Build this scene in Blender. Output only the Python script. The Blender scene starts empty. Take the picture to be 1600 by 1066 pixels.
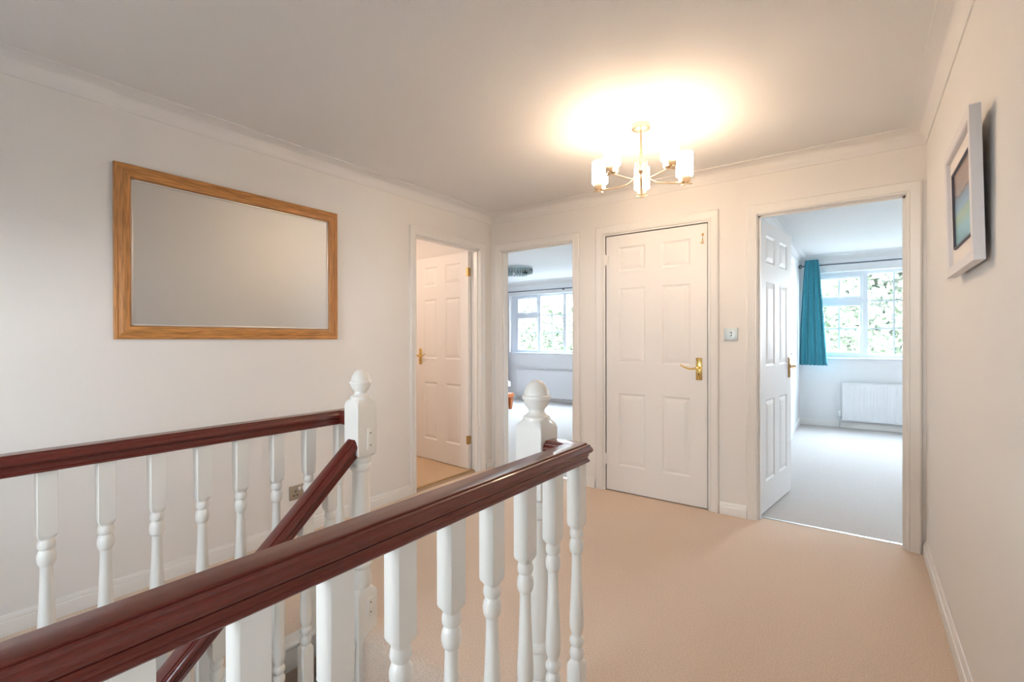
import bpy, bmesh, math, random
from mathutils import Vector, Matrix
PI = math.pi
C = bpy.context.scene.collection
sc = bpy.context.scene

# ---------------------------------------------------------------- camera, world, exposure
F_PX = 739.08
cam_d = bpy.data.cameras.new('camera'); cam = bpy.data.objects.new('camera', cam_d); C.objects.link(cam)
cam_d.sensor_width = 36.0; cam_d.lens = 36.0 * F_PX / 1600.0
cam_d.clip_start = 0.02; cam_d.clip_end = 200
YAW, PITCH, ROLL, CAM_H = -0.6346, -0.0023, -0.0015, 1.1815
cam.location = (0, 0, CAM_H)
cam.rotation_mode = 'XYZ'
cam.matrix_world = Matrix.Translation((0, 0, CAM_H)) @ Matrix.Rotation(-YAW, 4, 'Z') @ Matrix.Rotation(PI/2 + PITCH, 4, 'X') @ Matrix.Rotation(ROLL, 4, 'Z')
sc.camera = cam
sc.view_settings.view_transform = 'Standard'; sc.view_settings.look = 'None'
sc.view_settings.gamma = 1; sc.view_settings.use_curve_mapping = False
sc.view_settings.exposure = 0.39

w = bpy.data.worlds.new('sky'); sc.world = w; w.use_nodes = True
nt = w.node_tree; nt.nodes.clear()
out = nt.nodes.new('ShaderNodeOutputWorld'); bg = nt.nodes.new('ShaderNodeBackground')
tc = nt.nodes.new('ShaderNodeTexCoord'); sep = nt.nodes.new('ShaderNodeSeparateXYZ'); rp = nt.nodes.new('ShaderNodeValToRGB')
nt.links.new(tc.outputs['Generated'], sep.inputs[0]); nt.links.new(sep.outputs['Z'], rp.inputs[0])
rp.color_ramp.elements[0].position = 0.0; rp.color_ramp.elements[0].color = (0.86, 0.94, 1.0, 1)
rp.color_ramp.elements[1].position = 0.8; rp.color_ramp.elements[1].color = (0.60, 0.79, 1.0, 1)
nt.links.new(rp.outputs[0], bg.inputs[0]); bg.inputs[1].default_value = 40.0
nt.links.new(bg.outputs[0], out.inputs[0])

WARM = (1.0, 0.72, 0.50)
SHADE_EMIT = 25.5
BULB_W = 0.10

def portal(name, loc, rot, sx, sy):
    l = bpy.data.lights.new(name, 'AREA'); l.shape = 'RECTANGLE'; l.size = sx; l.size_y = sy
    l.cycles.is_portal = True
    o = bpy.data.objects.new(name, l); C.objects.link(o); o.location = loc; o.rotation_euler = rot
portal('portal_bedroom_right', (0.35, 7.87, 1.51), (-PI/2, 0, 0), 1.8, 1.16)
portal('portal_bedroom_left', (-4.5, 7.87, 1.5), (-PI/2, 0, 0), 2.5, 1.15)
portal('portal_added_stair_window', (-1.55, -1.79, 1.2), (PI/2, 0, 0), 0.96, 0.46)
portal('portal_bedroom_side', (3.02, 5.3, 1.525), (0, PI/2, 0), 0.6, 0.56)
portal('portal_landing_side', (0.4127, -0.95, 1.275), (0, PI/2, 0), 0.41, 0.36)
def plamp(name, loc, w_, col, size=0.05):
    l = bpy.data.lights.new(name, 'POINT'); l.energy = w_; l.color = col; l.shadow_soft_size = size
    o = bpy.data.objects.new(name, l); C.objects.link(o); o.location = loc

# ---------------------------------------------------------------- materials
def srgb(r, g, b):
    f = lambda c: (c/255)/12.92 if c/255 <= 0.04045 else (((c/255)+0.055)/1.055)**2.4
    return (f(r), f(g), f(b), 1)
def mat(name, col, rough=0.5, metal=0.0, bump=0.0, bscale=200.0, var=0.0, vscale=20.0, coat=0.0, stretch=None, detail=2.0, sheen=0.0):
    m = bpy.data.materials.new(name); m.use_nodes = True; n = m.node_tree; b = n.nodes['Principled BSDF']
    b.inputs['Base Color'].default_value = col; b.inputs['Roughness'].default_value = rough; b.inputs['Metallic'].default_value = metal
    b.inputs['Coat Weight'].default_value = coat; b.inputs['Coat Roughness'].default_value = 0.10
    if sheen: b.inputs['Sheen Weight'].default_value = sheen
    t = n.nodes.new('ShaderNodeTexCoord'); mp = n.nodes.new('ShaderNodeMapping'); n.links.new(t.outputs['Object'], mp.inputs[0])
    if stretch: mp.inputs['Scale'].default_value = stretch
    if var:
        nz = n.nodes.new('ShaderNodeTexNoise'); nz.inputs['Scale'].default_value = vscale; nz.inputs['Detail'].default_value = detail
        n.links.new(mp.outputs[0], nz.inputs['Vector'])
        mx = n.nodes.new('ShaderNodeMix'); mx.data_type = 'RGBA'
        mx.inputs[6].default_value = tuple(c*(1-var) for c in col[:3])+(1,); mx.inputs[7].default_value = tuple(min(1, c*(1+var)) for c in col[:3])+(1,)
        rr = n.nodes.new('ShaderNodeValToRGB'); rr.color_ramp.elements[0].position = 0.35; rr.color_ramp.elements[1].position = 0.65
        n.links.new(nz.outputs['Fac'], rr.inputs[0]); n.links.new(rr.outputs[0], mx.inputs[0]); n.links.new(mx.outputs[2], b.inputs['Base Color'])
    if bump:
        nb = n.nodes.new('ShaderNodeTexNoise'); nb.inputs['Scale'].default_value = bscale; nb.inputs['Detail'].default_value = 3
        n.links.new(mp.outputs[0], nb.inputs['Vector'])
        bp = n.nodes.new('ShaderNodeBump'); bp.inputs['Strength'].default_value = bump; bp.inputs['Distance'].default_value = 0.003
        n.links.new(nb.outputs['Fac'], bp.inputs['Height']); n.links.new(bp.outputs[0], b.inputs['Normal'])
    return m
M_WALL = mat('wall_paint', (0.84, 0.815, 0.785, 1), 0.7, bump=0.12, bscale=90)
M_BWALL = mat('bedroom_wall_paint', (0.84, 0.84, 0.84, 1), 0.7, bump=0.1, bscale=90)
M_CEIL = mat('ceiling_paint', (0.82, 0.80, 0.78, 1), 0.75, bump=0.35, bscale=160)
M_TRIM = mat('trim_gloss_paint', (0.84, 0.82, 0.79, 1), 0.33, bump=0.05, bscale=60)
M_DOOR = mat('door_paint', (0.86, 0.84, 0.82, 1), 0.5, bump=0.10, bscale=40, stretch=(6, 6, 0.5))
M_SPINDLE = mat('spindle_gloss_paint', (0.89, 0.865, 0.81, 1), 0.28, bump=0.06, bscale=60, stretch=(5, 5, 0.6))
M_CARPET = mat('beige_carpet', srgb(228, 206, 186), 0.95, bump=0.9, bscale=420, var=0.12, vscale=200, detail=3)
M_CARPET_B = mat('pale_bedroom_carpet', srgb(203, 196, 190), 0.95, bump=0.9, bscale=420, var=0.10, vscale=260, detail=3)
M_CARPET_R = mat('side_room_carpet', srgb(212, 184, 152), 0.95, bump=0.8, bscale=420, var=0.12, vscale=220, detail=3)
M_MAHOG = mat('mahogany_varnish', (0.125, 0.014, 0.008, 1), 0.28, bump=0.12, bscale=260, var=0.22, vscale=150, coat=0.45, stretch=(5, 0.5, 5), detail=4)
M_MAHOG_X = mat('mahogany_varnish_cross', (0.115, 0.020, 0.013, 1), 0.34, bump=0.25, bscale=130, var=0.45, vscale=60, coat=0.35, stretch=(0.35, 5, 5), detail=4)
M_OAK_H = mat('oak_grain_along', srgb(190, 132, 74), 0.45, bump=0.2, bscale=80, var=0.28, vscale=34, stretch=(4, 0.3, 4), detail=5)
M_OAK_V = mat('oak_grain_upright', srgb(186, 128, 72), 0.45, bump=0.2, bscale=80, var=0.28, vscale=34, stretch=(4, 4, 0.3), detail=5)
M_SILVER = mat('mirror_slip_silver', (0.72, 0.68, 0.64, 1), 0.35, 0.6)
M_BRASS = mat('polished_brass', (0.80, 0.56, 0.20, 1), 0.22, 1.0)
M_BRASS_D = mat('aged_brass', (0.52, 0.34, 0.14, 1), 0.35, 1.0)
M_LAMPMETAL = mat('satin_brass_lamp', (0.86, 0.68, 0.48, 1), 0.28, 1.0)
M_CHROME = mat('brushed_steel', (0.62, 0.66, 0.67, 1), 0.35, 0.9)
M_STEELPLATE = mat('brushed_steel_plate', (0.55, 0.60, 0.60, 1), 0.4, 0.6)
M_SOCKETPLATE = mat('dull_nickel_plate', (0.42, 0.37, 0.30, 1), 0.4, 0.7)
M_ROD = mat('dark_pewter_rod', (0.16, 0.17, 0.18, 1), 0.4, 0.8)
M_DARK = mat('dark_hole', (0.03, 0.027, 0.025, 1), 0.8)
M_UPVC = mat('white_upvc', (0.82, 0.86, 0.90, 1), 0.3)
M_LEAD = mat('grey_glazing_strip', (0.62, 0.70, 0.72, 1), 0.5)
M_RAD = mat('radiator_enamel', (0.84, 0.85, 0.86, 1), 0.35)
M_TEAL = mat('teal_curtain_cloth', srgb(58, 150, 168), 0.85, bump=0.3, bscale=300, var=0.12, vscale=120, sheen=0.2)
M_PURPLE = mat('plum_curtain_cloth', srgb(92, 72, 88), 0.85, bump=0.3, bscale=300)
M_DUVET = mat('white_bedlinen', (0.86, 0.88, 0.95, 1), 0.85, bump=0.4, bscale=12)
M_BEDWOOD = mat('orange_oak_bed', srgb(178, 96, 44), 0.45, var=0.2, vscale=30, stretch=(3, 3, 0.4))
M_WHITEFRAME = mat('limed_white_wood', (0.80, 0.77, 0.77, 1), 0.55, bump=0.3, bscale=120, stretch=(6, 6, 1))
M_MOUNT = mat('picture_mount', (0.86, 0.80, 0.75, 1), 0.8)
M_SLIP = mat('dark_glass_edge', (0.10, 0.09, 0.11, 1), 0.5)
M_PLASTIC = mat('cream_plastic', (0.80, 0.74, 0.66, 1), 0.4)
M_PLASTICW = mat('white_plastic', (0.85, 0.85, 0.86, 1), 0.4)
M_LENS = mat('sensor_lens', (0.78, 0.68, 0.62, 1), 0.25)

# slightly matt silvered mirror: reflects the room as a soft blur
M_MIRROR = bpy.data.materials.new('matt_silver_mirror'); M_MIRROR.use_nodes = True
b = M_MIRROR.node_tree.nodes['Principled BSDF']
b.inputs['Base Color'].default_value = (0.52, 0.53, 0.535, 1); b.inputs['Metallic'].default_value = 1; b.inputs['Roughness'].default_value = 0.5

def emis(name, col, s, base=(0.9, 0.9, 0.9, 1)):
    m = bpy.data.materials.new(name); m.use_nodes = True; b = m.node_tree.nodes['Principled BSDF']
    b.inputs['Base Color'].default_value = base; b.inputs['Emission Color'].default_value = (*col, 1); b.inputs['Emission Strength'].default_value = s
    b.inputs['Roughness'].default_value = 0.25
    return m
M_SHADE = emis('lit_opal_glass', (1.0, 0.74, 0.51), SHADE_EMIT)
n = M_SHADE.node_tree; t = n.nodes.new('ShaderNodeTexCoord'); sp = n.nodes.new('ShaderNodeSeparateXYZ'); mr = n.nodes.new('ShaderNodeMapRange')
n.links.new(t.outputs['Object'], sp.inputs[0]); n.links.new(sp.outputs['Z'], mr.inputs['Value'])
mr.inputs['From Min'].default_value = -0.275; mr.inputs['From Max'].default_value = -0.19; mr.inputs['To Min'].default_value = 26.0; mr.inputs['To Max'].default_value = SHADE_EMIT
mr.interpolation_type = 'SMOOTHSTEP'
n.links.new(mr.outputs[0], n.nodes['Principled BSDF'].inputs['Emission Strength'])
M_SHADE_IN = emis('opal_glass_inside', (1.0, 0.76, 0.54), 4.0)
M_BULB = emis('bulb', (1.0, 0.76, 0.52), 10)

def glass(name, tint=(1, 1, 1, 1), gl=0.06):
    m = bpy.data.materials.new(name); m.use_nodes = True; n = m.node_tree; n.nodes.clear()
    o = n.nodes.new('ShaderNodeOutputMaterial'); mx = n.nodes.new('ShaderNodeMixShader'); t = n.nodes.new('ShaderNodeBsdfTransparent'); g = n.nodes.new('ShaderNodeBsdfGlossy')
    t.inputs[0].default_value = tint; g.inputs['Roughness'].default_value = 0.03; mx.inputs[0].default_value = gl
    n.links.new(t.outputs[0], mx.inputs[1]); n.links.new(g.outputs[0], mx.inputs[2]); n.links.new(mx.outputs[0], o.inputs[0])
    return m
M_GLASS = glass('window_glass')
M_CRYSTAL = glass('crystal', (0.62, 0.72, 0.72, 1), 0.35)
M_PICGLASS = glass('picture_glass', (1, 1, 1, 1), 0.05)

def leafmat(name, c1, c2):
    m = bpy.data.materials.new(name); m.use_nodes = True; n = m.node_tree; b = n.nodes['Principled BSDF']
    t = n.nodes.new('ShaderNodeTexCoord'); nz = n.nodes.new('ShaderNodeTexNoise'); nz.inputs['Scale'].default_value = 3.5; nz.inputs['Detail'].default_value = 6
    r = n.nodes.new('ShaderNodeValToRGB'); r.color_ramp.elements[0].position = .38; r.color_ramp.elements[1].position = .62
    r.color_ramp.elements[0].color = c1; r.color_ramp.elements[1].color = c2
    n.links.new(t.outputs['Object'], nz.inputs['Vector']); n.links.new(nz.outputs['Fac'], r.inputs[0]); n.links.new(r.outputs[0], b.inputs['Base Color'])
    b.inputs['Roughness'].default_value = 0.7
    return m
M_LEAF1 = leafmat('light_leaves', (0.060, 0.090, 0.038, 1), (0.105, 0.120, 0.080, 1))
M_LEAF2 = leafmat('pale_leaves', (0.080, 0.100, 0.060, 1), (0.120, 0.130, 0.105, 1))
M_BARK = mat('bark', (0.20, 0.15, 0.11, 1), 0.9, bump=0.5, bscale=20)
M_GRASS = mat('paved_drive', (0.13, 0.13, 0.12, 1), 0.9, var=0.3, vscale=3)

# ---------------------------------------------------------------- helpers
def finish(bm, ang=math.radians(32)):
    bmesh.ops.recalc_face_normals(bm, faces=bm.faces[:])
    for f in bm.faces: f.smooth = True
    for e in bm.edges:
        if len(e.link_faces) == 2:
            e.smooth = e.calc_face_angle(0) < ang
        else: e.smooth = False
def obj(name, bm, m, parent=None, loc=(0, 0, 0), rot=None, ang=32, recalc=True):
    if recalc: finish(bm, math.radians(ang))
    me = bpy.data.meshes.new(name); bm.to_mesh(me); bm.free(); me.materials.append(m)
    o = bpy.data.objects.new(name, me); C.objects.link(o); o.location = loc
    if rot: o.rotation_euler = rot
    if parent: o.parent = parent
    return o
def empty(name, loc=(0, 0, 0), rot=(0, 0, 0)):
    o = bpy.data.objects.new(name, None); C.objects.link(o); o.location = loc; o.rotation_euler = rot; o.empty_display_size = 0.1
    return o
def tag(o, label=None, cat=None, group=None, kind=None):
    if label: o['label'] = label
    if cat: o['category'] = cat
    if group: o['group'] = group
    if kind: o['kind'] = kind
    return o
def struct(o): o['kind'] = 'structure'; return o
def new(): return bmesh.new()
def box(bm, x0, x1, y0, y1, z0, z1):
    v = [bm.verts.new((x, y, z)) for x in (x0, x1) for y in (y0, y1) for z in (z0, z1)]
    for f in ((0, 1, 3, 2), (4, 6, 7, 5), (0, 4, 5, 1), (2, 3, 7, 6), (0, 2, 6, 4), (1, 5, 7, 3)):
        bm.faces.new([v[i] for i in f])
def bbox(bm, x0, x1, y0, y1, z0, z1, bev=0.003, seg=2):
    """a box with eased edges"""
    t = new(); box(t, x0, x1, y0, y1, z0, z1)
    bmesh.ops.bevel(t, geom=t.edges[:], offset=bev, segments=seg, affect='EDGES', profile=0.5)
    merge(bm, t)
def merge(bm, t, mtx=None):
    if mtx: bmesh.ops.transform(t, matrix=mtx, verts=t.verts[:])
    me = bpy.data.meshes.new('tmp'); t.to_mesh(me); t.free(); bm.from_mesh(me); bpy.data.meshes.remove(me)
def lathe(bm, prof, cx=0, cy=0, n=28, axis='Z', cap=True, cz=0):
    """prof: list of (z, r)"""
    rings = []
    for z, r in prof:
        ring = []
        for i in range(n):
            a = 2*PI*i/n
            p = (r*math.cos(a), r*math.sin(a), z)
            if axis == 'X': p = (p[2], p[0], p[1])
            if axis == 'Y': p = (p[0], p[2], p[1])
            ring.append(bm.verts.new((p[0]+cx, p[1]+cy, p[2]+cz)))
        rings.append(ring)
    for a, b_ in zip(rings, rings[1:]):
        for i in range(n): bm.faces.new([a[i], a[(i+1) % n], b_[(i+1) % n], b_[i]])
    if cap:
        bm.faces.new(rings[0]); bm.faces.new(rings[-1])
_T = [-0.955, -0.80, -0.60, -0.38, -0.13, 0.13, 0.38, 0.60, 0.80, 0.955]
_RING = [(1, t) for t in _T]+[(-t, 1) for t in _T]+[(-1, -t) for t in _T]+[(t, -1) for t in _T]
def loft(bm, secs, cx=0, cy=0, n=40, cham=0.0025):
    """secs: (z, half, squareness 0..1); square with eased corner blending to a circle; z may be a function of (x,y)"""
    rings = []; pts = _RING if n == 40 else _RING[::5]
    for z, h, s in secs:
        ring = []
        for (px_, py_) in pts:
            a = math.hypot(px_, py_)
            x = h*(px_*s+px_/a*(1-s)); y = h*(py_*s+py_/a*(1-s))
            zz = z(x, y) if callable(z) else z
            ring.append(bm.verts.new((x+cx, y+cy, zz)))
        rings.append(ring)
    n = len(pts)
    for a, b_ in zip(rings, rings[1:]):
        for i in range(n): bm.faces.new([a[i], a[(i+1) % n], b_[(i+1) % n], b_[i]])
    bm.faces.new(rings[0]); bm.faces.new(rings[-1])
def sweep(bm, path, prof, nrm, closed=False, pclosed=True, flip=1):
    """mitred sweep: profile (a, b): a along in-plane side, b along nrm"""
    nrm = Vector(nrm).normalized(); P = [Vector(p) for p in path]; N = len(P); rings = []
    for i in range(N):
        d0 = (P[i]-P[i-1]).normalized() if (i > 0 or closed) else None
        d1 = (P[(i+1) % N]-P[i]).normalized() if (i < N-1 or closed) else None
        if d0 is None: d0 = d1
        if d1 is None: d1 = d0
        s0 = d0.cross(nrm)*flip; s1 = d1.cross(nrm)*flip; s = (s0+s1)
        s = s/max(1e-6, s.length)
        s = s/max(0.2, s.dot(s0))
        rings.append([bm.verts.new(P[i]+s*a+nrm*b_) for a, b_ in prof])
    m = len(prof)
    rng = range(N) if closed else range(N-1)
    for i in rng:
        A, B = rings[i], rings[(i+1) % N]
        for j in range(m if pclosed else m-1):
            bm.faces.new([A[j], A[(j+1) % m], B[(j+1) % m], B[j]])
    if not closed and pclosed:
        bm.faces.new(rings[0]); bm.faces.new(rings[-1])
def tube(bm, pts, r, n=10, flat=None):
    """round (or flattened) tube along points"""
    P = [Vector(p) for p in pts]; rings = []; up = Vector((0, 0, 1))
    for i, p in enumerate(P):
        d = (P[min(i+1, len(P)-1)]-P[max(i-1, 0)]).normalized()
        s = d.cross(up)
        if s.length < 0.05: s = Vector((1, 0, 0)) if not rings else last
        s.normalize(); last = s; u = s.cross(d).normalized()
        rr = r(i/(len(P)-1)) if callable(r) else r
        ra, rb = (rr, rr) if flat is None else (rr*flat[0], rr*flat[1])
        rings.append([bm.verts.new(p+s*ra*math.cos(2*PI*k/n)+u*rb*math.sin(2*PI*k/n)) for k in range(n)])
    for a, b_ in zip(rings, rings[1:]):
        for k in range(n): bm.faces.new([a[k], a[(k+1) % n], b_[(k+1) % n], b_[k]])
    bm.faces.new(rings[0]); bm.faces.new(rings[-1])
def boxes(name, lst, m, parent=None):
    bm = new()
    for b_ in lst: box(bm, *b_)
    return obj(name, bm, m, parent)

# ---------------------------------------------------------------- dimensions
XL, XR, D, H = -2.7635, 0.2927, 3.437, 2.337
YB = -1.65            # rear wall of the landing
T = 0.10             # partition thickness
DT = 1.995           # door opening head
YW = 7.75            # bedrooms' window wall
OPEN_A = (-2.655, -1.907)   # doorway to left bedroom
OPEN_B = (-1.615, -0.847)   # cupboard door
OPEN_C = (-0.541, 0.209)    # doorway to right bedroom
OPEN_L = (2.50, 3.265)      # doorway in left wall

# ---------------------------------------------------------------- setting: walls, floors, ceiling
struct(boxes('wall_left', [(XL-T, XL, YB, OPEN_L[0], -0.25, H), (XL-T, XL, OPEN_L[0], OPEN_L[1], DT, H), (XL-T, XL, OPEN_L[1], D, -0.25, H)], M_WALL))
xs = [(-6.9, OPEN_A[0]), (OPEN_A[1], OPEN_B[0]), (OPEN_B[1], OPEN_C[0]), (OPEN_C[1], 2.9)]
bl = [(a, b_, D, D+T, -0.25, H) for a, b_ in xs]+[(o[0], o[1], D, D+T, DT, H) for o in (OPEN_A, OPEN_B, OPEN_C)]
struct(boxes('wall_back', bl, M_WALL))
struct(boxes('wall_right', [(XR, XR+T, -0.75, D, -0.25, H), (XR, XR+T, YB, -1.15, -0.25, H), (XR, XR+T, -1.15, -0.75, -0.25, 1.05), (XR, XR+T, -1.15, -0.75, 1.50, H)], M_WALL))
struct(boxes('wall_rear', [(XL-T, -2.05, YB-T, YB, -2.7, H), (-1.05, XR+T, YB-T, YB, -2.7, H), (-2.05, -1.05, YB-T, YB, -2.7, 0.95), (-2.05, -1.05, YB-T, YB, 1.45, H)], M_WALL))
# right bedroom
WR = (-0.545, 1.25, 0.93, 2.095); WLf = (-5.77, -3.28, 0.925, 2.078)
struct(boxes('wall_bedroom_window_side', [
    (-6.9, WLf[0], YW, YW+0.2, -0.25, H), (WLf[1], WR[0], YW, YW+0.2, -0.25, H), (WR[1], 2.9, YW, YW+0.2, -0.25, H),
    (WLf[0], WLf[1], YW, YW+0.2, -0.25, WLf[2]), (WLf[0], WLf[1], YW, YW+0.2, WLf[3], H),
    (WR[0], WR[1], YW, YW+0.2, -0.25, WR[2]), (WR[0], WR[1], YW, YW+0.2, WR[3], H)], M_BWALL))
struct(boxes('wall_between_bedrooms', [(-1.80, -0.69, D+T+0.62, YW, -0.25, H), (-1.80, -1.70, D+T, D+T+0.62, -0.25, H), (-0.76, -0.69, D+T, D+T+0.62, -0.25, H)], M_BWALL))
struct(boxes('wall_bedroom_left_side', [(-7.0, -6.9, D, YW+.2, -0.25, H)], M_BWALL))
struct(boxes('wall_bedroom_right_side', [(2.9, 3.0, D, 5.0, -0.25, H), (2.9, 3.0, 5.6, YW+.2, -0.25, H), (2.9, 3.0, 5.0, 5.6, -0.25, 1.2), (2.9, 3.0, 5.0, 5.6, 1.85, H)], M_BWALL))
# small room through the left doorway
struct(boxes('wall_side_room', [(-5.1, -5.0, 1.5, D, -0.25, H), (-5.1, XL-T, 1.5, 1.6, -0.25, H)], M_WALL))
struct(boxes('ceiling', [(-7.0, 3.0, YB-T, YW+0.2, H, H+0.12)], M_CEIL))

# landing floor: rounded carpet nosing over the top stair riser
NX0, NX1, NX2, NX3 = -1.705, -1.613, -0.837, -0.745       # newel faces
NY0, NY1 = 1.154, 1.246
SLAB = -0.22
bm = new()
prof = [(D+0.078, SLAB), (D+0.078, 0.0)]
R_ = 0.06
prof += [(1.236-R_*math.sin(a), -R_+R_*math.cos(a)) for a in [PI/2*k/8 for k in range(9)]]
prof += [(1.176, SLAB)]
def prism_x(bm, prof, x0, x1):
    A = [bm.verts.new((x0, y, z)) for y, z in prof]; B = [bm.verts.new((x1, y, z)) for y, z in prof]; n = len(prof)
    for i in range(n): bm.faces.new([A[i], A[(i+1) % n], B[(i+1) % n], B[i]])
    bm.faces.new(A); bm.faces.new(B)
prism_x(bm, prof, -1.70, -0.76)
box(bm, XL, -1.70, 1.176, D+0.078, SLAB, 0.0); box(bm, -0.76, XR, 1.176, D+0.078, SLAB, 0.0)
box(bm, XL, -1.82, YB, 1.176, SLAB, 0.0); box(bm, -0.69, XR, YB, 1.176, SLAB, 0.0)
struct(obj('floor', bm, M_CARPET))
struct(boxes('floor_bedrooms', [(-6.9, 2.9, D+0.0785, YW, SLAB, -0.001)], M_CARPET_B))
struct(boxes('floor_side_room', [(-5.0, XL-0.06, 1.6, D, SLAB, 0.002)], M_CARPET_R))
# stairwell shaft below the landing
struct(boxes('wall_stairwell', [(-1.86, -1.80, YB, 1.19, -2.7, SLAB), (-0.70, -0.64, YB, 1.19, -2.7, SLAB), (-1.86, -0.64, 1.19, 1.25, -2.7, SLAB)], M_WALL))
struct(boxes('floor_downstairs', [(-1.86, -0.64, YB, 1.25, -2.75, -2.6)], M_CARPET))
# white apron boards edging the landing floor at the stairwell
bm = new()
sweep(bm, [(-1.82, YB+.01, 0), (-1.82, NY0+.02, 0)], [(0, 0.0), (0, 0.016), (0.064, 0.016), (0.070, 0.010), (0.070, 0.002), (0.064, -0.004), (0.056, -0.010), (0.056, -0.085), (0.050, -0.096), (0.0, -0.096)], (0, 0, 1))
struct(obj('trim_1', bm, M_TRIM))
bm = new()
sweep(bm, [(-0.69, NY0+.02, 0), (-0.69, YB+.01, 0)], [(0, -0.001), (0, 0.016), (0.020, 0.016), (0.025, 0.010), (0.025, 0.0), (0.012, -0.01), (0.012, -0.17), (0.0, -0.17)], (0, 0, 1))
struct(obj('trim_2', bm, M_TRIM))

# cornice (cove) round the landing ceiling
cv = [(0, 0), (0, -0.085), (0.005, -0.085), (0.006, -0.079)]
for k in range(9):
    a = PI/2*k/8
    cv.append((0.074-0.066*math.cos(a), -0.075+0.066*math.sin(a)))
cv += [(0.078, -0.007), (0.084, -0.006), (0.084, 0.0)]
bm = new(); sweep(bm, [(XL, YB, H), (XL, D, H), (XR, D, H), (XR, YB, H)], cv, (0, 0, 1), closed=True, flip=1)
struct(obj('trim_3', bm, M_CEIL, ang=50))
bm = new(); sweep(bm, [(-0.69, D+T, H), (-0.69, YW, H), (2.9, YW, H), (2.9, D+T, H)], cv, (0, 0, 1), closed=True, flip=1)
struct(obj('trim_4', bm, M_CEIL, ang=50))
bm = new(); sweep(bm, [(-6.9, D+T, H), (-6.9, YW, H), (-1.80, YW, H), (-1.80, D+T, H)], cv, (0, 0, 1), closed=True, flip=1)
struct(obj('trim_5', bm, M_CEIL, ang=50))

# skirting boards
SK = [(0, 0), (0.016, 0), (0.016, 0.050), (0.014, 0.056), (0.010, 0.058), (0.010, 0.064), (0.006, 0.074), (0.004, 0.080), (0, 0.081)]
def skirt(name, paths, m=M_TRIM):
    bm = new()
    for p in paths: sweep(bm, p, SK, (0, 0, 1))
    return struct(obj(name, bm, m, ang=25))
AW = 0.064           # architrave width
skirt('baseboard_left', [[(XL, YB, 0), (XL, OPEN_L[0]-AW, 0)], [(XL, OPEN_L[1]+AW+.006, 0), (XL, D, 0), (OPEN_A[0]-AW-.006, D, 0)]])
skirt('baseboard_back', [[(OPEN_A[1]+AW+.006, D, 0), (OPEN_B[0]-AW-.024, D, 0)], [(OPEN_B[1]+AW+.012, D, 0), (OPEN_C[0]-AW, D, 0)]])
skirt('baseboard_right', [[(XR, D-0.018, 0), (XR, YB, 0)]])
skirt('baseboard_bedroom_right', [[(-0.69, D+T, 0), (-0.69, YW, 0), (2.9, YW, 0)]])
skirt('baseboard_bedroom_left', [[(-6.9, D+T, 0), (-6.9, YW, 0), (-1.80, YW, 0), (-1.8, D+T, 0)]])

# architraves + linings
AR = [(0, 0), (0, 0.008), (0.004, 0.012), (0.010, 0.013), (0.014, 0.010), (0.022, 0.011), (0.045, 0.017), (0.054, 0.019), (0.060, 0.017), (AW, 0.013), (AW, 0)]
def archi(bm, y, x0, x1, top, n=(0, -1, 0)):
    """three-sided architrave on a wall of constant Y facing -Y (or +Y)"""
    fl = 1 if n[1] < 0 else -1
    sweep(bm, [(x0, y, 0), (x0, y, top), (x1, y, top), (x1, y, 0)], AR, n, flip=-fl)
def lining(bm, x0, x1, top, y0, y1, stop):
    t = 0.004
    box(bm, x0-0.02, x0+t, y0, y1, 0, top+.02); box(bm, x1-t, x1+.02, y0, y1, 0, top+.02); box(bm, x0, x1, y0, y1, top-t, top+.02)
    a, b_ = stop
    box(bm, x0, x0+0.016, a, b_, 0, top); box(bm, x1-0.016, x1, a, b_, 0, top); box(bm, x0, x1, a, b_, top-0.016, top)
for nm, op, stop in (('trim_6', OPEN_A, (D+0.02, D+0.055)), ('trim_7', OPEN_C, (D+0.02, D+0.055))):
    bm = new(); archi(bm, D, op[0], op[1], DT); lining(bm, op[0], op[1], DT, D-.001, D+T+.001, stop)
    sweep(bm, [(op[0], D+T, 0), (op[0], D+T, DT), (op[1], D+T, DT), (op[1], D+T, 0)], AR, (0, 1, 0), flip=1)
    struct(obj(nm, bm, M_TRIM, ang=25))
bm = new(); archi(bm, D, OPEN_B[0]-0.018, OPEN_B[1]+0.006, DT+0.012)
box(bm, OPEN_B[0]-0.03, OPEN_B[0], D-.001, D+T, 0, DT+.03); box(bm, OPEN_B[1], OPEN_B[1]+.03, D-.001, D+T, 0, DT+.03)
box(bm, OPEN_B[0], OPEN_B[1], D-.001, D+T, DT, DT+.03); box(bm, OPEN_B[0], OPEN_B[1], D+0.045, D+T, 0, DT)
struct(obj('trim_8', bm, M_TRIM, ang=25))
# left-wall doorway
bm = new()
sweep(bm, [(XL, OPEN_L[0], 0), (XL, OPEN_L[0], DT), (XL, OPEN_L[1], DT), (XL, OPEN_L[1], 0)], AR, (1, 0, 0), flip=-1)
t = .004
box(bm, XL-T, XL+.001, OPEN_L[0]-.02, OPEN_L[0]+t, 0, DT+.02); box(bm, XL-T, XL+.001, OPEN_L[1]-t, OPEN_L[1]+.02, 0, DT+.02); box(bm, XL-T, XL+.001, OPEN_L[0], OPEN_L[1], DT-t, DT+.02)
a, b_ = XL-0.055, XL-0.02
box(bm, a, b_, OPEN_L[0], OPEN_L[0]+.016, 0, DT); box(bm, a, b_, OPEN_L[1]-.016, OPEN_L[1], 0, DT); box(bm, a, b_, OPEN_L[0], OPEN_L[1], DT-.016, DT)
struct(obj('trim_9', bm, M_TRIM, ang=25))
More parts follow.
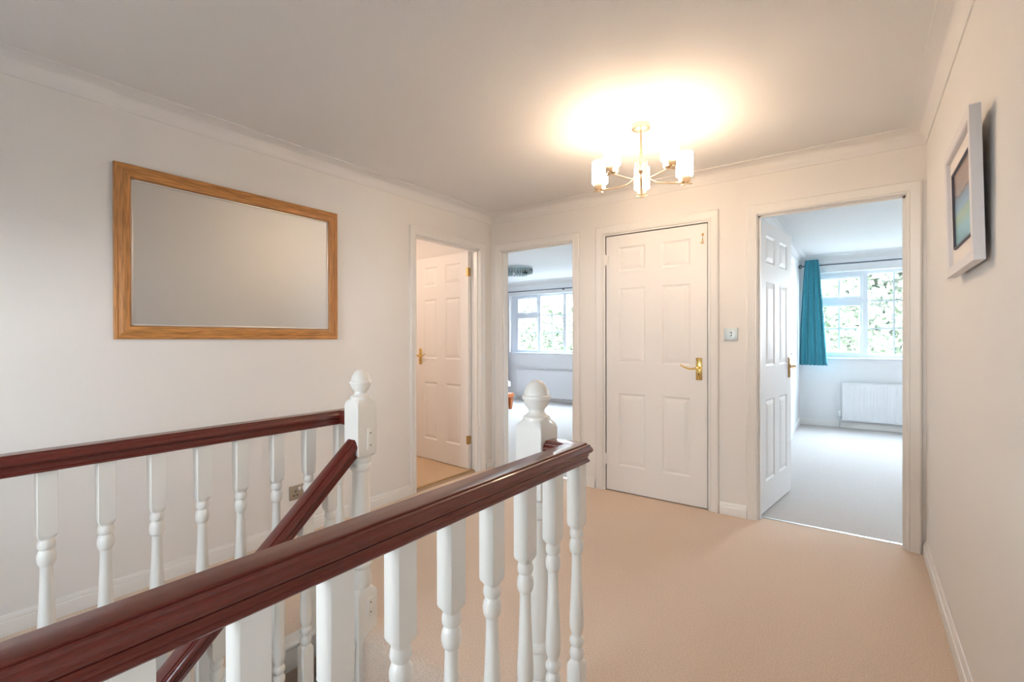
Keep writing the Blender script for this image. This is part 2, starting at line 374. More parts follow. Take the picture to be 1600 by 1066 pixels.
# metal threshold strips
struct(boxes('trim_10', [(OPEN_C[0]+.016, OPEN_C[1]-.016, D+0.070, D+0.088, -0.001, 0.003)], M_CHROME))
struct(boxes('trim_11', [(XL-0.085, XL-0.058, OPEN_L[0]+.016, OPEN_L[1]-.016, 0, 0.004)], M_BRASS_D))
struct(boxes('trim_12', [(OPEN_A[0]+.016, OPEN_A[1]-.016, D+0.070, D+0.088, -0.001, 0.003)], M_CHROME))

# ---------------------------------------------------------------- six-panel doors
def panel_face(bm, w_, h, y, sgn):
    xs = [0, 0.103, 0.318, 0.441, 0.647, w_]; k = w_/0.762; xs = [x*k for x in xs[:-1]]+[w_]
    zs = [0, 0.198, 0.760, 0.990, 1.572, 1.700, 1.890, h]
    def q(pts):
        vs = [bm.verts.new(p) for p in pts]; bm.faces.new(vs)
    for i in range(5):
        for j in range(7):
            x0, x1, z0, z1 = xs[i], xs[i+1], zs[j], zs[j+1]
            if i in (1, 3) and j in (1, 3, 5):
                lv = [(0, 0), (0.006, 0.0035), (0.013, 0.0075), (0.017, 0.0075), (0.022, 0.006), (0.042, 0.0015), (0.046, 0.001)]
                prev = None
                for ins, dep in lv:
                    r = [(x0+ins, y-sgn*dep, z0+ins), (x1-ins, y-sgn*dep, z0+ins), (x1-ins, y-sgn*dep, z1-ins), (x0+ins, y-sgn*dep, z1-ins)]
                    cur = [bm.verts.new(p) for p in r]
                    if prev:
                        for k2 in range(4): bm.faces.new([prev[k2], prev[(k2+1) % 4], cur[(k2+1) % 4], cur[k2]])
                    prev = cur
                bm.faces.new(prev)
            else:
                q([(x0, y, z0), (x1, y, z0), (x1, y, z1), (x0, y, z1)])
def door_leaf(name, w_, h=1.981, t=0.035):
    """leaf in local space: x 0 (hinge) .. w, y 0 (near face) .. t, z 0 .. h"""
    bm = new(); panel_face(bm, w_, h, 0.0, -1); panel_face(bm, w_, h, t, 1)
    bmesh.ops.remove_doubles(bm, verts=bm.verts[:], dist=1e-5)
    for z in (0, h):
        vs = [bm.verts.new(p) for p in ((0, 0, z), (w_, 0, z), (w_, t, z), (0, t, z))]; bm.faces.new(vs)
    for x in (0, w_):
        vs = [bm.verts.new(p) for p in ((x, 0, 0), (x, t, 0), (x, t, h), (x, 0, h))]; bm.faces.new(vs)
    return obj(name, bm, M_DOOR, ang=8)
def lever(parent, x, z, y, sgn, dirx, m=M_BRASS, mark=None):
    """backplate with scroll lever; y face position, sgn outward direction, dirx lever direction"""
    bm = new()
    y0, y1 = sorted((y, y+sgn*0.007)); bbox(bm, x-0.021, x+0.021, y0, y1, z-0.078, z+0.078, 0.002)
    y0, y1 = sorted((y+sgn*0.006, y+sgn*0.010)); bbox(bm, x-0.015, x+0.015, y0, y1, z-0.070, z+0.070, 0.0015)
    for zz in (z+0.066, z-0.066): lathe(bm, [(y+sgn*0.009, 0.0035), (y+sgn*0.012, 0.003), (y+sgn*0.0125, 0.001)], cx=x, cz=zz, n=10, axis='Y')
    hp = obj('door_handle', bm, m, parent)
    bm = new()
    lathe(bm, [(y+sgn*0.008, 0.013), (y+sgn*0.014, 0.011), (y+sgn*0.020, 0.009), (y+sgn*0.046, 0.0085), (y+sgn*0.050, 0.006)], cx=x, cz=z+0.010, n=16, axis='Y')
    pts = []
    for k in range(15):
        s = k/14; pts.append((x+dirx*(0.118*s), y+sgn*(0.044-0.006*s), z+0.010-0.010*math.sin(s*PI*1.15)*1.0+0.012*s*s*s))
    tube(bm, pts, lambda s: 0.0082*(1-0.45*s)+0.003*max(0, s-0.85)*6*0.15, 10, flat=(0.75, 1.0))
    obj('lever', bm, m, hp)
    bm = new(); lathe(bm, [(y+sgn*0.0095, 0.004), (y+sgn*0.0108, 0.004)], cx=x, cz=z-0.034, n=10, axis='Y'); box(bm, x-.0015, x+.0015, *sorted((y+sgn*.0095, y+sgn*.0108)), z-.050, z-.034)
    obj('keyhole', bm, M_DARK, hp)
    return hp
def hinge(parent, x, y, z, m=M_BRASS_D, white=False):
    bm = new(); lathe(bm, [(z-0.038, 0.0062), (z+0.038, 0.0062)], cx=x, cy=y, n=12)
    lathe(bm, [(z-0.043, 0.004), (z-0.038, 0.0068)], cx=x, cy=y, n=12); lathe(bm, [(z+0.038, 0.0068), (z+0.043, 0.004)], cx=x, cy=y, n=12)
    box(bm, x-0.003, x+0.020, y-0.003, y+0.0, z-0.037, z+0.037)
    return obj('hinge', bm, M_TRIM if white else m, parent)

# door_1: closed cupboard door
d = struct(door_leaf('door_1', 0.758)); d.location = (-1.611, D+0.006, 0.008)
lever(d, 0.703, 0.968, 0.0, -1, -1)
for z in (1.80, 0.24): hinge(d, -0.002, -0.002, z, white=True)
bm = new()   # small brass hook fixed near the top corner, and its keep
tube(bm, [(0.728, -0.004, 1.862), (0.728, -0.010, 1.868), (0.728, -0.006, 1.90), (0.728, -0.004, 1.906)], 0.0028, 8)
bbox(bm, 0.721, 0.735, -0.004, 0.0, 1.900, 1.914, .001); bbox(bm, 0.717, 0.733, -0.014, 0.0, 1.846, 1.856, .001)
obj('hook', bm, M_BRASS_D, d)
# door_2: open door of the left side room (hinged on the far jamb, opening away)
d = struct(door_leaf('door_2', 0.760)); d.location = (XL-0.101, 3.258, 0.008); d.rotation_euler = (0, 0, PI-math.radians(5.4))
# local +x runs towards -X; local near face (y=0) now faces +Y, so the landing side is y=t
lever(d, 0.698, 1.01, 0.035, 1, -1, M_BRASS)
for z in (1.792, 0.262):
    bm = new(); lathe(bm, [(z-0.04, 0.0062), (z+0.04, 0.0062)], cx=-0.004, cy=0.038, n=12); box(bm, -0.001, 0.001, 0.002, 0.034, z-.038, z+.038)
    box(bm, -0.004, 0.022, 0.0345, 0.0385, z-.038, z+.038)
    obj('hinge', bm, M_BRASS_D, d)
# door_3: open door of the right bedroom, hinged left, swung in
d = struct(door_leaf('door_3', 0.735)); d.location = (-0.533, D+T+0.004, 0.008); d.rotation_euler = (0, 0, math.radians(82.5))
# near face y=0 faces +X (the side we see)
lever(d, 0.675, 0.958, 0.0, -1, -1, M_BRASS_D)
for z in (1.80, 0.24): hinge(d, -0.004, 0.036, z)

# ---------------------------------------------------------------- windows
def window(name, x0, x1, z0, z1, yi, lights, sill_over=0.03):
    """yi = inner face of frame. lights: (x0,x1,z0,z1,casement,vertical bars,horizontal bars)"""
    root = struct(empty(name, ((x0+x1)/2, yi, z0))); ox, oz = (x0+x1)/2, z0
    bm = new(); yo = yi+0.06
    xs = sorted({x0, x1} | {v for l in lights for v in (l[0], l[1])}); 
    # solid frame = outer rectangle minus the lights, built as strips per column
    cols = {}
    for l in lights: cols.setdefault((l[0], l[1]), []).append(l)
    prev = x0
    for (a, b_) in sorted(cols):
        box(bm, prev-ox, a-ox, 0, 0.06, z0-oz, z1-oz)
        zz = z0
        for l in sorted(cols[(a, b_)], key=lambda q: q[2]):
            box(bm, a-ox, b_-ox, 0, 0.06, zz-oz, l[2]-oz); zz = l[3]
        box(bm, a-ox, b_-ox, 0, 0.06, zz-oz, z1-oz); prev = b_
    box(bm, prev-ox, x1-ox, 0, 0.06, z0-oz, z1-oz)
    obj('window_frame', bm, M_UPVC, root, ang=10)
    for (a, b_, c, d_, cas, vb, hb) in lights:
        if cas:
            bm = new(); e = 0.042
            sweep(bm, [(a-.006-ox, 0, c-.006-oz), (b_+.006-ox, 0, c-.006-oz), (b_+.006-ox, 0, d_+.006-oz), (a-.006-ox, 0, d_+.006-oz)],
                  [(0, 0), (0, 0.012), (-0.004, 0.016), (-e+.012, 0.016), (-e, 0.006), (-e, -0.03), (0, -0.03)], (0, -1, 0), closed=True, flip=1)
            cs = obj('casement', bm, M_UPVC, root, ang=20)
            i = e-.006
            bm = new()
            if d_-c < 0.4:   # peg stay under the vent
                xm = (a+b_)/2-ox; bbox(bm, xm-.045, xm+.045, -.034, -.016, c-.004-oz, c+.012-oz, .003); bbox(bm, xm-.012, xm+.012, -.04, -.014, c-.012-oz, c+.002-oz, .002)
            else:
                zm = (c+d_)/2-oz; xh = b_-ox-.014; bbox(bm, xh-.008, xh+.008, -.030, -.016, zm-.03, zm+.03, .003); bbox(bm, xh-.006, xh+.006, -.045, -.030, zm-.085, zm+.012, .003)
            obj('window_catch', bm, M_PLASTICW, cs)
        else: i = 0
        A, B, Cc, Dd = a+i-ox, b_-i-ox, c+i-oz, d_-i-oz
        bm = new(); box(bm, A, B, 0.028, 0.032, Cc, Dd); obj('glass_pane', bm, M_GLASS, root)
        bm = new()
        for v in vb: box(bm, v-ox-.010, v-ox+.010, 0.022, 0.038, Cc, Dd)
        for v in hb: box(bm, A, B, 0.023, 0.037, v-oz-.010, v-oz+.010)
        if vb or hb: obj('glazing_bars', bm, M_LEAD, root)
    bm = new(); bbox(bm, x0-ox, x1-ox, -0.115, 0.0, -0.02, 0.004, .004); obj('window_sill', bm, M_UPVC, root)
    return root
FY = YW+0.09
window('window_1', WR[0], WR[1], WR[2], WR[3], FY, [
    (-0.485, 0.022, 1.735, 2.042, True, [-0.233], []), (-0.485, 0.022, 0.985, 1.665, True, [-0.233], [1.326]),
    (0.081, 0.625, 0.990, 2.050, False, [0.352], [1.689, 1.325]),
    (0.685, 1.19, 1.735, 2.042, True, [0.94], []), (0.685, 1.19, 0.985, 1.665, True, [0.94], [1.326])])
window('window_2', WLf[0], WLf[1], WLf[2], WLf[3], FY, [
    (-5.63, -5.127, 1.705, 2.040, True, [], []), (-5.63, -5.127, 0.960, 1.645, True, [], [1.321]),
    (-5.075, -4.559, 0.975, 2.040, False, [-4.816], [1.668, 1.321]), (-4.49, -3.975, 0.975, 2.040, False, [-4.232], [1.668, 1.321]),
    (-3.915, -3.38, 1.705, 2.040, True, [], []), (-3.915, -3.38, 0.960, 1.645, True, [], [1.321])])
w4 = window('added_window_4', -0.3, 0.3, 1.2, 1.85, 0, [(-.25, .25, 1.25, 1.80, False, [0.0], [1.53])])  # added unseen side window, brightens the right bedroom and its open door
w4.location = (2.93, 5.3, 1.2); w4.rotation_euler = (0, 0, -PI/2)
w5 = window('added_window_5', -0.20, 0.20, 1.05, 1.50, 0, [(-.165, .165, 1.085, 1.465, False, [], [])])  # added unseen window behind the camera, lightens the near spindles' right faces
w5.location = (XR+0.035, -0.95, 1.05); w5.rotation_euler = (0, 0, -PI/2)
w3 = window('added_window_3', -0.50, 0.50, 0.95, 1.45, 0, [(-.46, -.02, 0.99, 1.41, False, [], []), (.02, .46, 0.99, 1.41, False, [], [])])  # added unseen stair window behind the camera, sized for the daylight it gives
w3.location = (-1.55, YB-0.03, 0.95); w3.rotation_euler = (0, 0, PI)

# ---------------------------------------------------------------- balustrades
def rail_prof(h=0.056):
    half = [(0.0, 0.0), (0.0225, 0.0), (0.0245, -0.0010), (0.0245, -0.0050), (0.0270, -0.0045), (0.0305, -0.0058), (0.0315, -0.0085), (0.0315, -0.0100), (0.0345, -0.0135),
            (0.0368, -0.0175), (0.0375, -0.0215), (0.0365, -0.0255), (0.0338, -0.0290), (0.0305, -0.0305), (0.0275, -0.0310), (0.0275, -0.0330), (0.0295, -0.0335), (0.0285, -0.0355), (0.0270, -0.0390), (0.0262, -0.0430), (0.0268, -0.0465),
            (0.0290, -0.0480), (0.0305, -0.0505), (0.0305, -0.0535), (0.0285, -0.056), (0.0, -0.056)]
    return half+[(-a, b_) for a, b_ in reversed(half[1:-1])]
RT = 0.885
TURN = [(0.655, 1, 0), ]
def baluster_secs(z_bot, sh_lo, sh_hi, z_top, k=1.0, top_fn=None, bot_fn=None):
    """sections of a 41 mm stop-chamfered turned spindle; k scales the width"""
    h = 0.0205*k; L = sh_hi-sh_lo
    f = lambda v: sh_lo+(965-v)/830*L
    s = [(bot_fn or z_bot, h, 1), (sh_lo-0.012, h, 1), (sh_lo-0.006, h*0.95, 0.8), (sh_lo, 0.0178*k, 0.15), (f(958), 0.0165*k, 0)]
    for v, r in [(952, .0172), (945, .0190), (932, .0202), (922, .0205), (910, .0198), (898, .0178), (888, .0150), (880, .0142), (874, .0150), (868, .0178), (858, .0198), (846, .0205), (834, .0198), (824, .0175), (818, .0145),
                 (812, .0135), (800, .0145), (780, .0175), (760, .0196), (730, .0203), (690, .0200), (640, .0190), (540, .0168), (440, .0149), (350, .0138), (306, .0136), (299, .0140), (294, .0165), (280, .0190), (262, .0203), (246, .0205), (228, .0195),
                 (214, .0172), (206, .0148), (203, .0140), (199, .0150), (194, .0178), (184, .0192), (172, .0195), (160, .0190), (150, .0178), (143, .0168)]:
        s.append((f(v), r*k, 0))
    s += [(sh_hi, 0.0172*k, 0.2), (sh_hi+0.006, h*0.95, 0.8), (sh_hi+0.013, h, 1), (top_fn or z_top, h, 1)]
    return s
def newel(parent, cx, cy, z_bot):
    bm = new(); h = 0.046
    S = [(z_bot, h, 1), (0.145, h, 1), (0.156, h*.96, .85), (0.166, .041, .2), (0.170, .037, 0), (0.175, .0405, 0), (0.186, .0425, 0), (0.205, .0425, 0), (0.222, .040, 0), (0.238, .036, 0), (0.246, .034, 0),
         (0.249, .038, 0), (0.254, .0425, 0), (0.262, .0438, 0), (0.270, .0425, 0), (0.275, .038, 0), (0.279, .034, 0), (0.290, .0345, 0), (0.315, .0385, 0), (0.345, .0405, 0), (0.40, .0400, 0), (0.50, .0372, 0), (0.60, .0342, 0), (0.640, .0330, 0),
         (0.645, .0338, 0), (0.649, .039, 0), (0.656, .0425, 0), (0.664, .0432, 0), (0.672, .0415, 0), (0.677, .0385, 0), (0.680, .0378, 0), (0.684, .0395, 0), (0.690, .0412, 0), (0.696, .0405, 0), (0.700, .0385, 0),
         (0.704, .040, .2), (0.712, h*.97, .85), (0.722, h, 1), (0.916, h, 1), (0.926, h*.965, .93), (0.934, h*.92, .65), (0.940, .0415, .15), (0.942, .041, 0),
         (0.947, .0412, 0), (0.951, .0395, 0), (0.953, .034, 0), (0.957, .0290, 0), (0.963, .0250, 0), (0.969, .0238, 0), (0.974, .0262, 0), (0.980, .0318, 0), (0.988, .0365, 0), (0.996, .0392, 0), (1.000, .0402, 0),
         (1.001, .0425, 0), (1.004, .0438, 0), (1.009, .0440, 0), (1.013, .0428, 0), (1.0145, .0400, 0), (1.016, .0382, 0), (1.022, .0375, 0), (1.030, .0352, 0), (1.038, .0318, 0), (1.046, .0268, 0), (1.053, .0205, 0), (1.058, .0125, 0), (1.060, .004, 0)]
    loft(bm, S, cx, cy)
    return obj('newel_post', bm, M_SPINDLE, parent, ang=38)

# --- near balustrade
NBX = -0.658
nb = tag(empty('balustrade', (NBX, 1.2, 0)), 'near landing balustrade, mahogany rail crossing the foreground over white turned spindles to an acorn newel', 'balustrade')
def local(o, root): o.matrix_parent_inverse = root.matrix_world.inverted() if False else Matrix.Translation(-Vector(root.location)); return o
bm = new(); sweep(bm, [(NBX, YB, RT), (NBX, 1.2, RT), (NX3, 1.2, RT)], rail_prof(), (0, 0, 1))
local(obj('handrail', bm, M_MAHOG, nb, ang=28), nb)
local(newel(nb, (NX2+NX3)/2, 1.2, -0.25), nb)
bm = new(); loft(bm, baluster_secs(0.016, 0.262, 0.643, RT-0.054))
proto = obj('baluster', bm, M_SPINDLE, nb, loc=(NBX, 1.206, 0), ang=38); local(proto, nb)
for k in range(1, 22):
    c = proto.copy(); C.objects.link(c); c.parent = nb; c.matrix_parent_inverse = Matrix.Translation(-Vector(nb.location)); c.location = (NBX, 1.206-0.1295*k, 0)
proto.data.name = 'baluster_mesh'

# --- far balustrade
FBX = -1.790
fb = tag(empty('balustrade', (FBX, 1.2, 0)), 'level mahogany and cream balustrade parallel to the left wall, ending at the far newel', 'balustrade')
bm = new(); sweep(bm, [(FBX, YB, RT), (FBX, 1.2, RT), (NX0, 1.2, RT)], rail_prof(), (0, 0, 1))
local(obj('handrail', bm, M_MAHOG, fb, ang=28), fb)
n1 = local(newel(fb, (NX0+NX1)/2, 1.2, -0.55), fb)
def gate_plate(zc, h):
    bm = new(); x = NX1
    bbox(bm, x-0.001, x+0.004, 1.197, 1.225, zc-h/2, zc+h/2, 0.002)
    p = obj('gate_bracket', bm, M_SPINDLE, n1); p.matrix_parent_inverse = Matrix.Identity(4)
    bm = new()
    bm.free()
    for dz in (h/2-.018, -h/2+.018):
        bm = new(); lathe(bm, [(x+.0035, .0028), (x+.0046, .0028)], cy=1.211, cz=zc+dz, n=10, axis='X')
        o = obj('screw_hole', bm, M_DARK, n1)
gate_plate(0.778, 0.086); gate_plate(0.092, 0.075)
ys = [1.190, 1.047, 0.917, 0.788, 0.665, 0.537, 0.411, 0.285]+[0.285-0.127*k for k in range(1, 15)]
for k, y in enumerate(ys):
    c = proto.copy(); C.objects.link(c); c.parent = fb; c.matrix_parent_inverse = Matrix.Translation(-Vector(fb.location)); c.location = (FBX, y, 0)

# --- stair rail with raking spindles
SBX, SLOPE = -1.655, 0.89
ang = math.atan(SLOPE)
railtop = lambda y: 0.785+SLOPE*(y-1.160)
sb = tag(empty('balustrade', (SBX, 1.15, 0)), 'sloping stair balustrade descending from the far newel, dark rail on short cream spindles', 'balustrade')
bm = new(); y1 = NY0+0.004; y0 = -1.25
dirv = Vector((0, -math.cos(ang), -math.sin(ang))); nv = Vector((0, -math.sin(ang), math.cos(ang)))
pr = rail_prof(); rings = []
for y in (y1, y0):
    ring = []
    for a_, b2 in pr:
        base = Vector((SBX+a_, y, railtop(y)))
        p = base+nv*b2
        # plumb cut: slide along the rail back to the plane of constant y
        p = p-dirv*((p.y-y)/dirv.y)
        ring.append(bm.verts.new(p))
    rings.append(ring)
n_ = len(pr)
for j in range(n_): bm.faces.new([rings[0][j], rings[0][(j+1) % n_], rings[1][(j+1) % n_], rings[1][j]])
bm.faces.new(rings[0]); bm.faces.new(rings[1])
local(obj('handrail', bm, M_MAHOG, sb, ang=28), sb)
stringtop = lambda y: railtop(y)-0.80
for k in range(0, 14):
    yc = 1.055-0.100*k; us = 0.523-SLOPE*0.1*k
    bm = new()
    loft(bm, baluster_secs(0, us-0.38, us, 0, top_fn=lambda x, y, yc=yc: railtop(yc+y)-0.070, bot_fn=lambda x, y, yc=yc: stringtop(yc+y)-0.004), SBX, yc)
    local(obj('baluster', bm, M_SPINDLE, sb, ang=38), sb)
bm = new()
def slab_yz(bm, x0, x1, pts):
    A = [bm.verts.new((x0, y, z)) for y, z in pts]; B = [bm.verts.new((x1, y, z)) for y, z in pts]; n = len(pts)
    for i in range(n): bm.faces.new([A[i], A[(i+1) % n], B[(i+1) % n], B[i]])
    bm.faces.new(A); bm.faces.new(B)
ya, yb = NY0-.0, -1.25
slab_yz(bm, SBX-0.022, SBX+0.022, [(ya, stringtop(ya)), (yb, stringtop(yb)), (yb, stringtop(yb)-.34), (ya, stringtop(ya)-.34)])
slab_yz(bm, SBX-0.030, SBX+0.030, [(ya, stringtop(ya)), (yb, stringtop(yb)), (yb, stringtop(yb)-.03), (ya, stringtop(ya)-.03)])
local(obj('string_board', bm, M_SPINDLE, sb), sb)

# --- carpeted stair flight
st = tag(empty('staircase', (-1.2, 1.17, 0)), 'beige carpeted stairs descending from the landing between the two newel posts', 'staircase')
bm = new(); pts = []
for k in range(12):
    zt = -0.215-0.1985*k; yf = 1.174-0.2247*k
    pts += [(yf, zt), (yf-0.2247-0.012, zt), (yf-0.2247-0.012, zt-0.03), (yf-0.2247, zt-0.035)]
pts += [(1.174-0.2247*12, -2.6), (1.174, -2.6)]
slab_yz(bm, -1.632, -0.705, pts)
o = obj('carpeted_steps', bm, M_CARPET, st); local(o, st)

# ---------------------------------------------------------------- mirror on left wall
mx, my0, my1, mz0, mz1 = XL, 0.663, 1.812, 1.187, 2.005
mir = tag(empty('wall_mirror', (mx, (my0+my1)/2, (mz0+mz1)/2)), 'large oak framed rectangular mirror hanging on the left wall', 'mirror')
FP = [(0, 0.002), (0, 0.016), (-0.003, 0.020), (-0.010, 0.022), (-0.014, 0.020), (-0.019, 0.0195), (-0.023, 0.022), (-0.050, 0.024), (-0.060, 0.021), (-0.063, 0.017), (-0.064, 0.002)]
cor = [(my0, mz0), (my1, mz0), (my1, mz1), (my0, mz1)]
for i in range(4):
    (ya_, za_), (yb_, zb_) = cor[i], cor[(i+1) % 4]
    bm = new(); cy_, cz_ = (my0+my1)/2, (mz0+mz1)/2
    def pt(y, z, a_, b2):
        return bm.verts.new((mx+b2, y+(a_ if y > cy_ else -a_), z+(a_ if z > cz_ else -a_)))
    A = [pt(ya_, za_, a_, b2) for a_, b2 in FP]; B = [pt(yb_, zb_, a_, b2) for a_, b2 in FP]; n = len(FP)
    for j in range(n): bm.faces.new([A[j], A[(j+1) % n], B[(j+1) % n], B[j]])
    bm.faces.new(A); bm.faces.new(B)
    local(obj('frame_rail' if i % 2 == 0 else 'frame_stile', bm, M_OAK_H if i % 2 == 0 else M_OAK_V, mir, ang=30), mir)
bm = new()
g = 0.064
for a, b_, c, d_ in ((my0+g, my1-g, mz0+g, mz0+g+.009), (my0+g, my1-g, mz1-g-.009, mz1-g), (my0+g, my0+g+.009, mz0+g, mz1-g), (my1-g-.009, my1-g, mz0+g, mz1-g)):
    bbox(bm, mx+.003, mx+.013, a, b_, c, d_, .002)
local(obj('inner_slip', bm, M_SILVER, mir), mir)
bm = new(); box(bm, mx+.003, mx+.008, my0+g+.006, my1-g-.006, mz0+g+.006, mz1-g-.006)
local(obj('mirror_glass', bm, M_MIRROR, mir), mir)

# ---------------------------------------------------------------- picture on right wall
py0, py1, pz0, pz1, dp = 1.815, 2.312, 1.402, 1.835, 0.026
pic = tag(empty('framed_picture', (XR-0.014, (py0+py1)/2, pz0), (0, -math.radians(1.3), 0)), 'small white box framed seascape picture hanging on the right wall', 'picture')
hy, hz = (py1-py0)/2, pz1-pz0
bm = new()
PF = [(0, 0.001), (0, dp), (-0.030, dp), (-0.033, dp-.003), (-0.034, 0.009), (-0.034, 0.001)]
# wall normal is -X; path counter-clockwise seen from the room
def ring_sweep(bm, hy, z0, z1, prof):
    cs = [(-hy, z0), (hy, z0), (hy, z1), (-hy, z1)]; R = []
    for (y, z) in cs:
        R.append([bm.verts.new((-b2, y+(a_ if y > 0 else -a_), z+(a_ if z > (z0+z1)/2 else -a_))) for a_, b2 in prof])
    n = len(prof)
    for i in range(4):
        for j in range(n): bm.faces.new([R[i][j], R[i][(j+1) % n], R[(i+1) % 4][(j+1) % n], R[(i+1) % 4][j]])
ring_sweep(bm, hy, 0, hz, PF); obj('picture_frame', bm, M_WHITEFRAME, pic, ang=20)
bm = new(); ring_sweep(bm, hy-0.034, .034, hz-.034, [(0, 0.006), (0, 0.012), (-0.050, 0.012), (-0.054, 0.010), (-0.054, 0.006)]); obj('mount_board', bm, M_MOUNT, pic)
bm = new(); ring_sweep(bm, hy-0.088, .088, hz-.088, [(0, 0.008), (0, 0.017), (-0.005, 0.017), (-0.005, 0.008)]); obj('inner_fillet', bm, M_SLIP, pic)
# abstract seascape print
ART = bpy.data.materials.new('seascape_print'); ART.use_nodes = True; n = ART.node_tree; bb = n.nodes['Principled BSDF']; bb.inputs['Roughness'].default_value = 0.3
t = n.nodes.new('ShaderNodeTexCoord'); sp = n.nodes.new('ShaderNodeSeparateXYZ'); nz = n.nodes.new('ShaderNodeTexNoise'); nz.inputs['Scale'].default_value = 14; nz.inputs['Detail'].default_value = 5
ad = n.nodes.new('ShaderNodeMath'); ad.operation = 'MULTIPLY_ADD'; ad.inputs[1].default_value = 0.06
n.links.new(t.outputs['Object'], sp.inputs[0]); n.links.new(t.outputs['Object'], nz.inputs['Vector']); n.links.new(nz.outputs['Fac'], ad.inputs[0]); n.links.new(sp.outputs['Z'], ad.inputs[2])
mr = n.nodes.new('ShaderNodeMapRange'); mr.inputs['From Min'].default_value = 0.11; mr.inputs['From Max'].default_value = 0.37; n.links.new(ad.outputs[0], mr.inputs['Value'])
rp = n.nodes.new('ShaderNodeValToRGB'); e = rp.color_ramp.elements; e[0].position = 0; e[0].color = srgb(70, 100, 92); e[1].position = 1; e[1].color = srgb(168, 144, 132)
for p_, c_ in ((0.10, srgb(110, 160, 165)), (0.25, srgb(140, 190, 195)), (0.40, srgb(176, 196, 150)), (0.52, srgb(140, 176, 200)), (0.66, srgb(120, 140, 160)), (0.685, srgb(90, 80, 78)), (0.71, srgb(170, 146, 130)), (0.82, srgb(160, 136, 126))):
    x_ = e.new(p_); x_.color = c_
n.links.new(mr.outputs[0], rp.inputs[0]); n.links.new(rp.outputs[0], bb.inputs['Base Color'])
bm = new(); box(bm, -0.010, -0.007, -(hy-.091), hy-.091, .091, hz-.091); obj('print', bm, ART, pic)
bm = new(); box(bm, -0.015, -0.0138, -(hy-.092), hy-.092, .092, hz-.092); obj('picture_glass', bm, M_PICGLASS, pic)

# ---------------------------------------------------------------- sockets, switch, alarm sensor
# double socket on left wall
so = tag(empty('wall_socket', (XL, 1.565, 0.257)), 'brushed metal double socket low on the left wall behind the balustrade', 'socket')
bm = new(); bbox(bm, 0, 0.008, -0.0735, 0.0735, -0.043, 0.043, .002); obj('face_plate', bm, M_SOCKETPLATE, so)
for s in (-1, 1):
    bm = new(); yc = s*0.036
    for dy, dz, a_, b2 in ((0, 0.008, .003, .005), (-.011, -.016, .005, .003), (.011, -.016, .005, .003)): box(bm, 0.0075, 0.0088, yc+dy-a_, yc+dy+a_, dz-b2, dz+b2)
    obj('socket_holes', bm, M_DARK, so)
    bm = new(); bbox(bm, 0.007, 0.012, s*0.012-.006, s*0.012+.006, .012, .030, .001); obj('rocker_switch', bm, M_PLASTICW, so)
sw = tag(empty('light_switch', (-0.700, D, 1.218)), 'square brushed steel light switch on the back wall between cupboard and right doorway', 'light switch')
bm = new(); bbox(bm, -0.043, 0.043, -0.008, 0, -0.043, 0.043, .002); obj('face_plate', bm, M_STEELPLATE, sw)
bm = new(); bbox(bm, -0.007, 0.007, -0.010, -0.007, -0.013, 0.013, .001); obj('switch_surround', bm, M_DARK, sw)
bm = new(); bbox(bm, -0.0055, 0.0055, -0.015, -0.008, -0.011, 0.008, .002); obj('rocker', bm, M_STEELPLATE, sw)
al = tag(empty('alarm_sensor', (XL+0.002, D-0.002, 2.155), (0, 0, -PI/4)), 'small cream motion sensor tucked in the corner under the cornice', 'motion sensor')
bm = new()   # local -y points out of the corner
prof = [(-0.058, -0.022), (0.055, -0.022)]
t_ = new(); box(t_, -0.026, 0.026, -0.062, -0.022, -0.052, 0.052); bmesh.ops.bevel(t_, geom=t_.edges[:], offset=.009, segments=3, affect='EDGES'); merge(bm, t_)
obj('sensor_case', bm, M_PLASTIC, al)
bm = new(); lathe(bm, [(0.0, 0.0185), (0.004, 0.018), (0.008, 0.014), (0.010, 0.006)], n=20, axis='Y'); 
bmesh.ops.transform(bm, matrix=Matrix.Translation((0, -0.061, -0.008)) @ Matrix.Scale(-1, 4, (0, 1, 0)), verts=bm.verts[:]); obj('sensor_lens', bm, M_LENS, al)
bm = new(); bbox(bm, -0.022, 0.022, -0.050, -0.02, 0.050, 0.064, .003); box(bm, -0.03, 0.03, -0.024, -0.02, -0.03, 0.03); obj('mounting_bracket', bm, M_PLASTIC, al)

